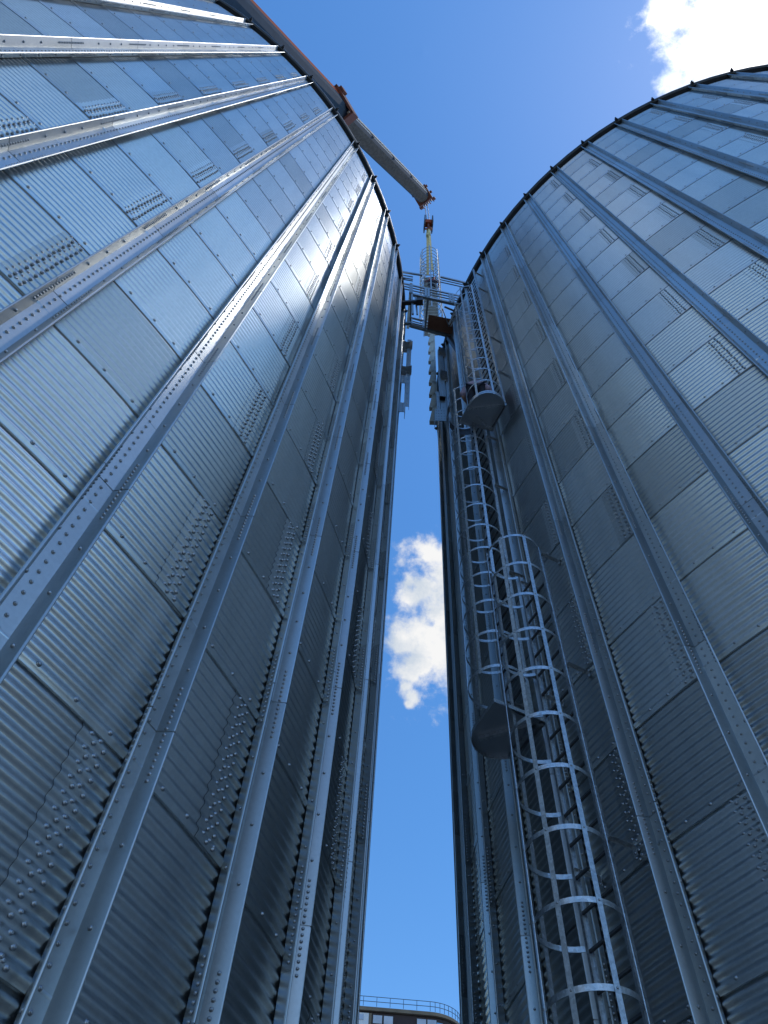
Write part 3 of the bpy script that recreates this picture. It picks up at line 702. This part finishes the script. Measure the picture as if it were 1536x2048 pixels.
bpart('inner_frame', [(E_(.86, 7.72, 24.06), E_(.86, 6.75, 24.06), .06, .03, UPV), (E_(.40, 7.60, 24.03), E_(.88, 7.68, 24.03), .05, .03, UPV), (E_(.36, 7.42, 24.03), E_(.88, 7.50, 24.03), .07, .03, UPV), (E_(1.35, 7.05, 24.03), E_(1.62, 7.6, 24.0), .035, .03, UPV)])
# plywood on the far half of the frame
mb = MB(); q4 = [E_(.92, 7.30, 24.0), E_(1.80, 7.40, 24.0), E_(1.78, 7.92, 24.0), E_(.92, 7.78, 24.0)]
q4 = [np.array([*q[:2], q[2] + .11]) for q in q4]
mb.add(q4 + [q + UPV * .021 for q in q4], [(3, 2, 1, 0), (4, 5, 6, 7), (0, 1, 5, 4), (1, 2, 6, 5), (2, 3, 7, 6), (3, 0, 4, 7)])
tag(mb.build('plywood_sheet', M['ply'], None, tuple(q4[0])), 'brown plywood sheet lying across the right half of the footbridge frame', 'plywood')

# ------------------------------------------------------------------ bridge supports bolted to the silos' facing sides
def support(label, loc, posts, clamps, boxes):
    t = thing('support_bracket', label, 'bracket', loc, 'steel supports on the facing silo walls')
    for x0, x1, y, z0, z1 in posts:
        mb = MB(); w = abs(x1 - x0); c = E_((x0 + x1) / 2, y, (z0 + z1) / 2)
        mb.box(c, X_ * w / 2, Y_ * .006, UPV * (z1 - z0) / 2); h_ = .05
        mb.box(c + X_ * (w / 2 - .004) + Y_ * h_, X_ * .004, Y_ * h_, UPV * (z1 - z0) / 2 * .999); mb.box(c - X_ * (w / 2 - .004) + Y_ * h_, X_ * .004, Y_ * h_, UPV * (z1 - z0) / 2 * .999)
        zz = np.arange(z0 + .2, z1, .35); mb.bolts([c * [1, 1, 0] + UPV * (z + EYE) - Y_ * .006 for z in zz], [-Y_] * len(zz), .016, .015, 1, 6)
        mb.build('upright', [M['rail'], M['bolt']], t)
    for x0, x1, y, z in clamps:
        mb = MB(); n = 9
        for dz, hh in ((.14, .085), (-.14, .085)):
            for fl in (-1, 1):
                A = [E_(x0 + (x1 - x0) * i / n, y + .05 * math.sin(PI * i / n) - .02, z + dz + fl * hh) for i in range(n + 1)]
                V = A + [q + Y_ * .14 for q in A]; mb.add(V, [(i, i + 1, n + 2 + i, n + 1 + i) for i in range(n)])
            A = [E_(x0 + (x1 - x0) * i / n, y + .05 * math.sin(PI * i / n) + .05, z + dz - hh) for i in range(n + 1)]
            V = A + [q + UPV * 2 * hh for q in A]; mb.add(V, [(i, i + 1, n + 2 + i, n + 1 + i) for i in range(n)])
        mb.box(E_((x0 + x1) / 2, y + .16, z - .05), X_ * abs(x1 - x0) * .44, Y_ * .04, UPV * .30)
        mb.build('clamp', M['cage'], t)
    for x0, x1, y, z0, z1 in boxes:
        mb = MB(); w = abs(x1 - x0) / 2; c = E_((x0 + x1) / 2, y, (z0 + z1) / 2); h_ = (z1 - z0) / 2
        mb.box(c, X_ * w, Y_ * .008, UPV * h_); mb.box(c + X_ * w + Y_ * .1, X_ * .006, Y_ * .1, UPV * h_ * .99); mb.box(c - X_ * w + Y_ * .1, X_ * .006, Y_ * .1, UPV * h_ * .99)
        mb.box(c + Y_ * .1 + UPV * (h_ - .01), X_ * w * .97, Y_ * .09, UPV * .006)
        bp_ = [c + X_ * w * a_ + UPV * h_ * b_ - Y_ * .008 for a_ in (-.5, .5) for b_ in (-.7, -.25, .25, .7)]
        mb.bolts(bp_, [-Y_] * 8, .016, .015, 1, 6)
        mb.build('bolted_box', [M['rail'], M['bolt']], t)
support('steel support with curved clamps on the sunlit silo, left side of the gap', (.2, 8.2, 18.2 + EYE),
        [(.30, .44, 8.20, 18.6, 24.1), (.12, .20, 8.32, 18.6, 24.1)], [(.08, .47, 8.12, 23.5), (.08, .47, 8.12, 21.25)], [(.10, .30, 8.1, 20.0, 20.55), (.08, .33, 8.1, 18.0, 18.6)])
support('steel support with curved clamps on the shaded silo, right side of the gap', (1.4, 8.35, 18.2 + EYE),
        [(1.34, 1.50, 8.42, 18.7, 24.0), (1.24, 1.32, 8.40, 18.3, 20.3), (1.52, 1.60, 8.5, 18.7, 24.0)], [(1.36, 1.86, 8.32, 23.75), (1.38, 1.88, 8.30, 21.6)], [(1.32, 1.48, 8.3, 19.75, 20.35), (1.17, 1.30, 8.32, 18.1, 18.85), (1.305, 1.45, 8.31, 18.1, 18.85)])

# ------------------------------------------------------------------ distant building between the silos
DB = 95.0
def az(deg, d): return np.array([d * math.sin(math.radians(deg)), d * math.cos(math.radians(deg))])
ROOFZ = .4456 * DB + EYE
t = thing('building', 'tall round-cornered building with dark cladding and a roof railing, seen beyond the gap', 'building', (5, 100, 0))
A0, A1 = az(-7, DB * 1.005), az(6.2, DB * 1.004); fx = (A1 - A0) / np.linalg.norm(A1 - A0); fy = np.array([-fx[1], fx[0]])
plan = [A0, A1]; rc = 4.0
for q in np.linspace(0, PI / 2, 12)[1:]: plan.append(A1 + fx * rc * math.sin(q) + fy * rc * (1 - math.cos(q)))
plan += [plan[-1] + fy * 14, A0 + fy * 18]
def wallring(name, grow, z0, z1, m, cap=False):
    mb = MB(); c = np.mean(plan, 0); n = len(plan); pl = []
    for i in range(n):
        a_, b_ = plan[i - 1], plan[(i + 1) % n]; tg = (b_ - a_) / np.linalg.norm(b_ - a_); pl.append(plan[i] + np.array([tg[1], -tg[0]]) * grow)
    V = [(*q, z0) for q in pl] + [(*q, z1) for q in pl]
    mb.add(V, [(i, (i + 1) % n, n + (i + 1) % n, n + i) for i in range(n)]); mb.add(V[n:], [tuple(range(n))]); mb.add(V[:n], [tuple(range(n))[::-1]])
    return mb.build(name, m, t), pl
wallring('wall', 0, 0, ROOFZ - .5, M['brick']); wallring('roof_edge', .35, ROOFZ - .40, ROOFZ - .10, M['fascia']); _, pl = wallring('roof_slab', .15, ROOFZ - .095, ROOFZ + .06, M['fascia'])
# railing along the roof edge
pts = []
for i in range(0, len(pl) - 2):
    a_, b_ = pl[i], pl[i + 1]; n = max(1, int(np.linalg.norm(b_ - a_) / 1.55)); pts += [a_ + (b_ - a_) * j / n for j in range(n)]
for z in (.5, 1.02):
    mb = MB(); mb.tube([(*q, ROOFZ + .12 + z) for q in pts], .035, 6); mb.build('railing', M['bluerail'], t)
mb = MB()
for q in pts: mb.bar((*q, ROOFZ + .12), (*q, ROOFZ + 1.14), .06, .06, X_)
mb.build('railing_posts', M['bluerail'], t)
def facade(a_, z0, z1, x0, x1, m, name, proud, parent=None):
    mb = MB(); o = A0 + fx * x0 - fy * proud; w = x1 - x0
    c = np.array([*(o + fx * w / 2), (z0 + z1) / 2]); mb.box(c, np.array([*fx, 0]) * w / 2, np.array([*fy, 0]) * .04, UPV * (z1 - z0) / 2)
    return mb.build(name, M[m], t) if parent is None else sub(mb.build(name, M[m], None), parent)
X0 = 12.75                                              # distance along the facade where the gap's left edge falls
zt = ROOFZ - .62
w_ = facade(0, zt - 9, zt - .0, X0 - 6, X0 + 2.05, 'white', 'white_panel', .06)
for q in (0.2, 1.35): facade(0, zt - .75, zt - .18, X0 + q - .9, X0 + q + .1, 'glass', 'window', .12)
facade(0, zt - 9, zt, X0 + 2.09, X0 + 2.38, 'fascia', 'pilaster', .10)
def win(x, z, w, h):
    f_ = facade(0, z - h, z, x, x + w, 'frame', 'window', .07)
    facade(0, z - h + .06, z - .06, x + .06, x + w - .06, 'glass', 'pane', .12, f_)
for x, z in ((2.5, 0), (3.75, 0), (2.5, 1.05), (7.6, 0), (8.8, 0), (3.75, 2.1), (5.0, 1.1), (6.15, 1.1), (5.0, 2.15), (6.15, 2.15)): win(X0 + x, zt - .12 - z, 1.15, .95)
win(X0 + 12.5, zt - .3, 1.15, .95); win(X0 + 10.0, zt - 1.25, 1.2, .9)
for i, (x, z) in enumerate(((2.5, 3.2), (5.0, 3.2), (7.6, 3.2), (10.0, 3.2), (12.5, 3.2), (2.5, 6.2), (5.0, 6.2), (7.6, 6.2), (10, 6.2), (12.5, 6.2))): win(X0 + x, zt - z, 1.2, 1.2)
for j, q in enumerate(np.linspace(.25, 1.1, 3)):         # windows on the rounded corner
    c = A1 + fx * rc * math.sin(q) + fy * rc * (1 - math.cos(q)); tg = fx * math.cos(q) + fy * math.sin(q); nn = np.array([tg[1], -tg[0]])
    for dz in (0, 1.0):
        mb = MB(); mb.box((*(c + nn * .06), zt - .75 - dz), np.array([*tg, 0]) * .5, np.array([*nn, 0]) * .06, UPV * .43); f_ = mb.build('window', M['frame'], t)
        mb = MB(); mb.box((*(c + nn * .10), zt - .75 - dz), np.array([*tg, 0]) * .45, np.array([*nn, 0]) * .05, UPV * .38); sub(mb.build('pane', M['glass'], None), f_)
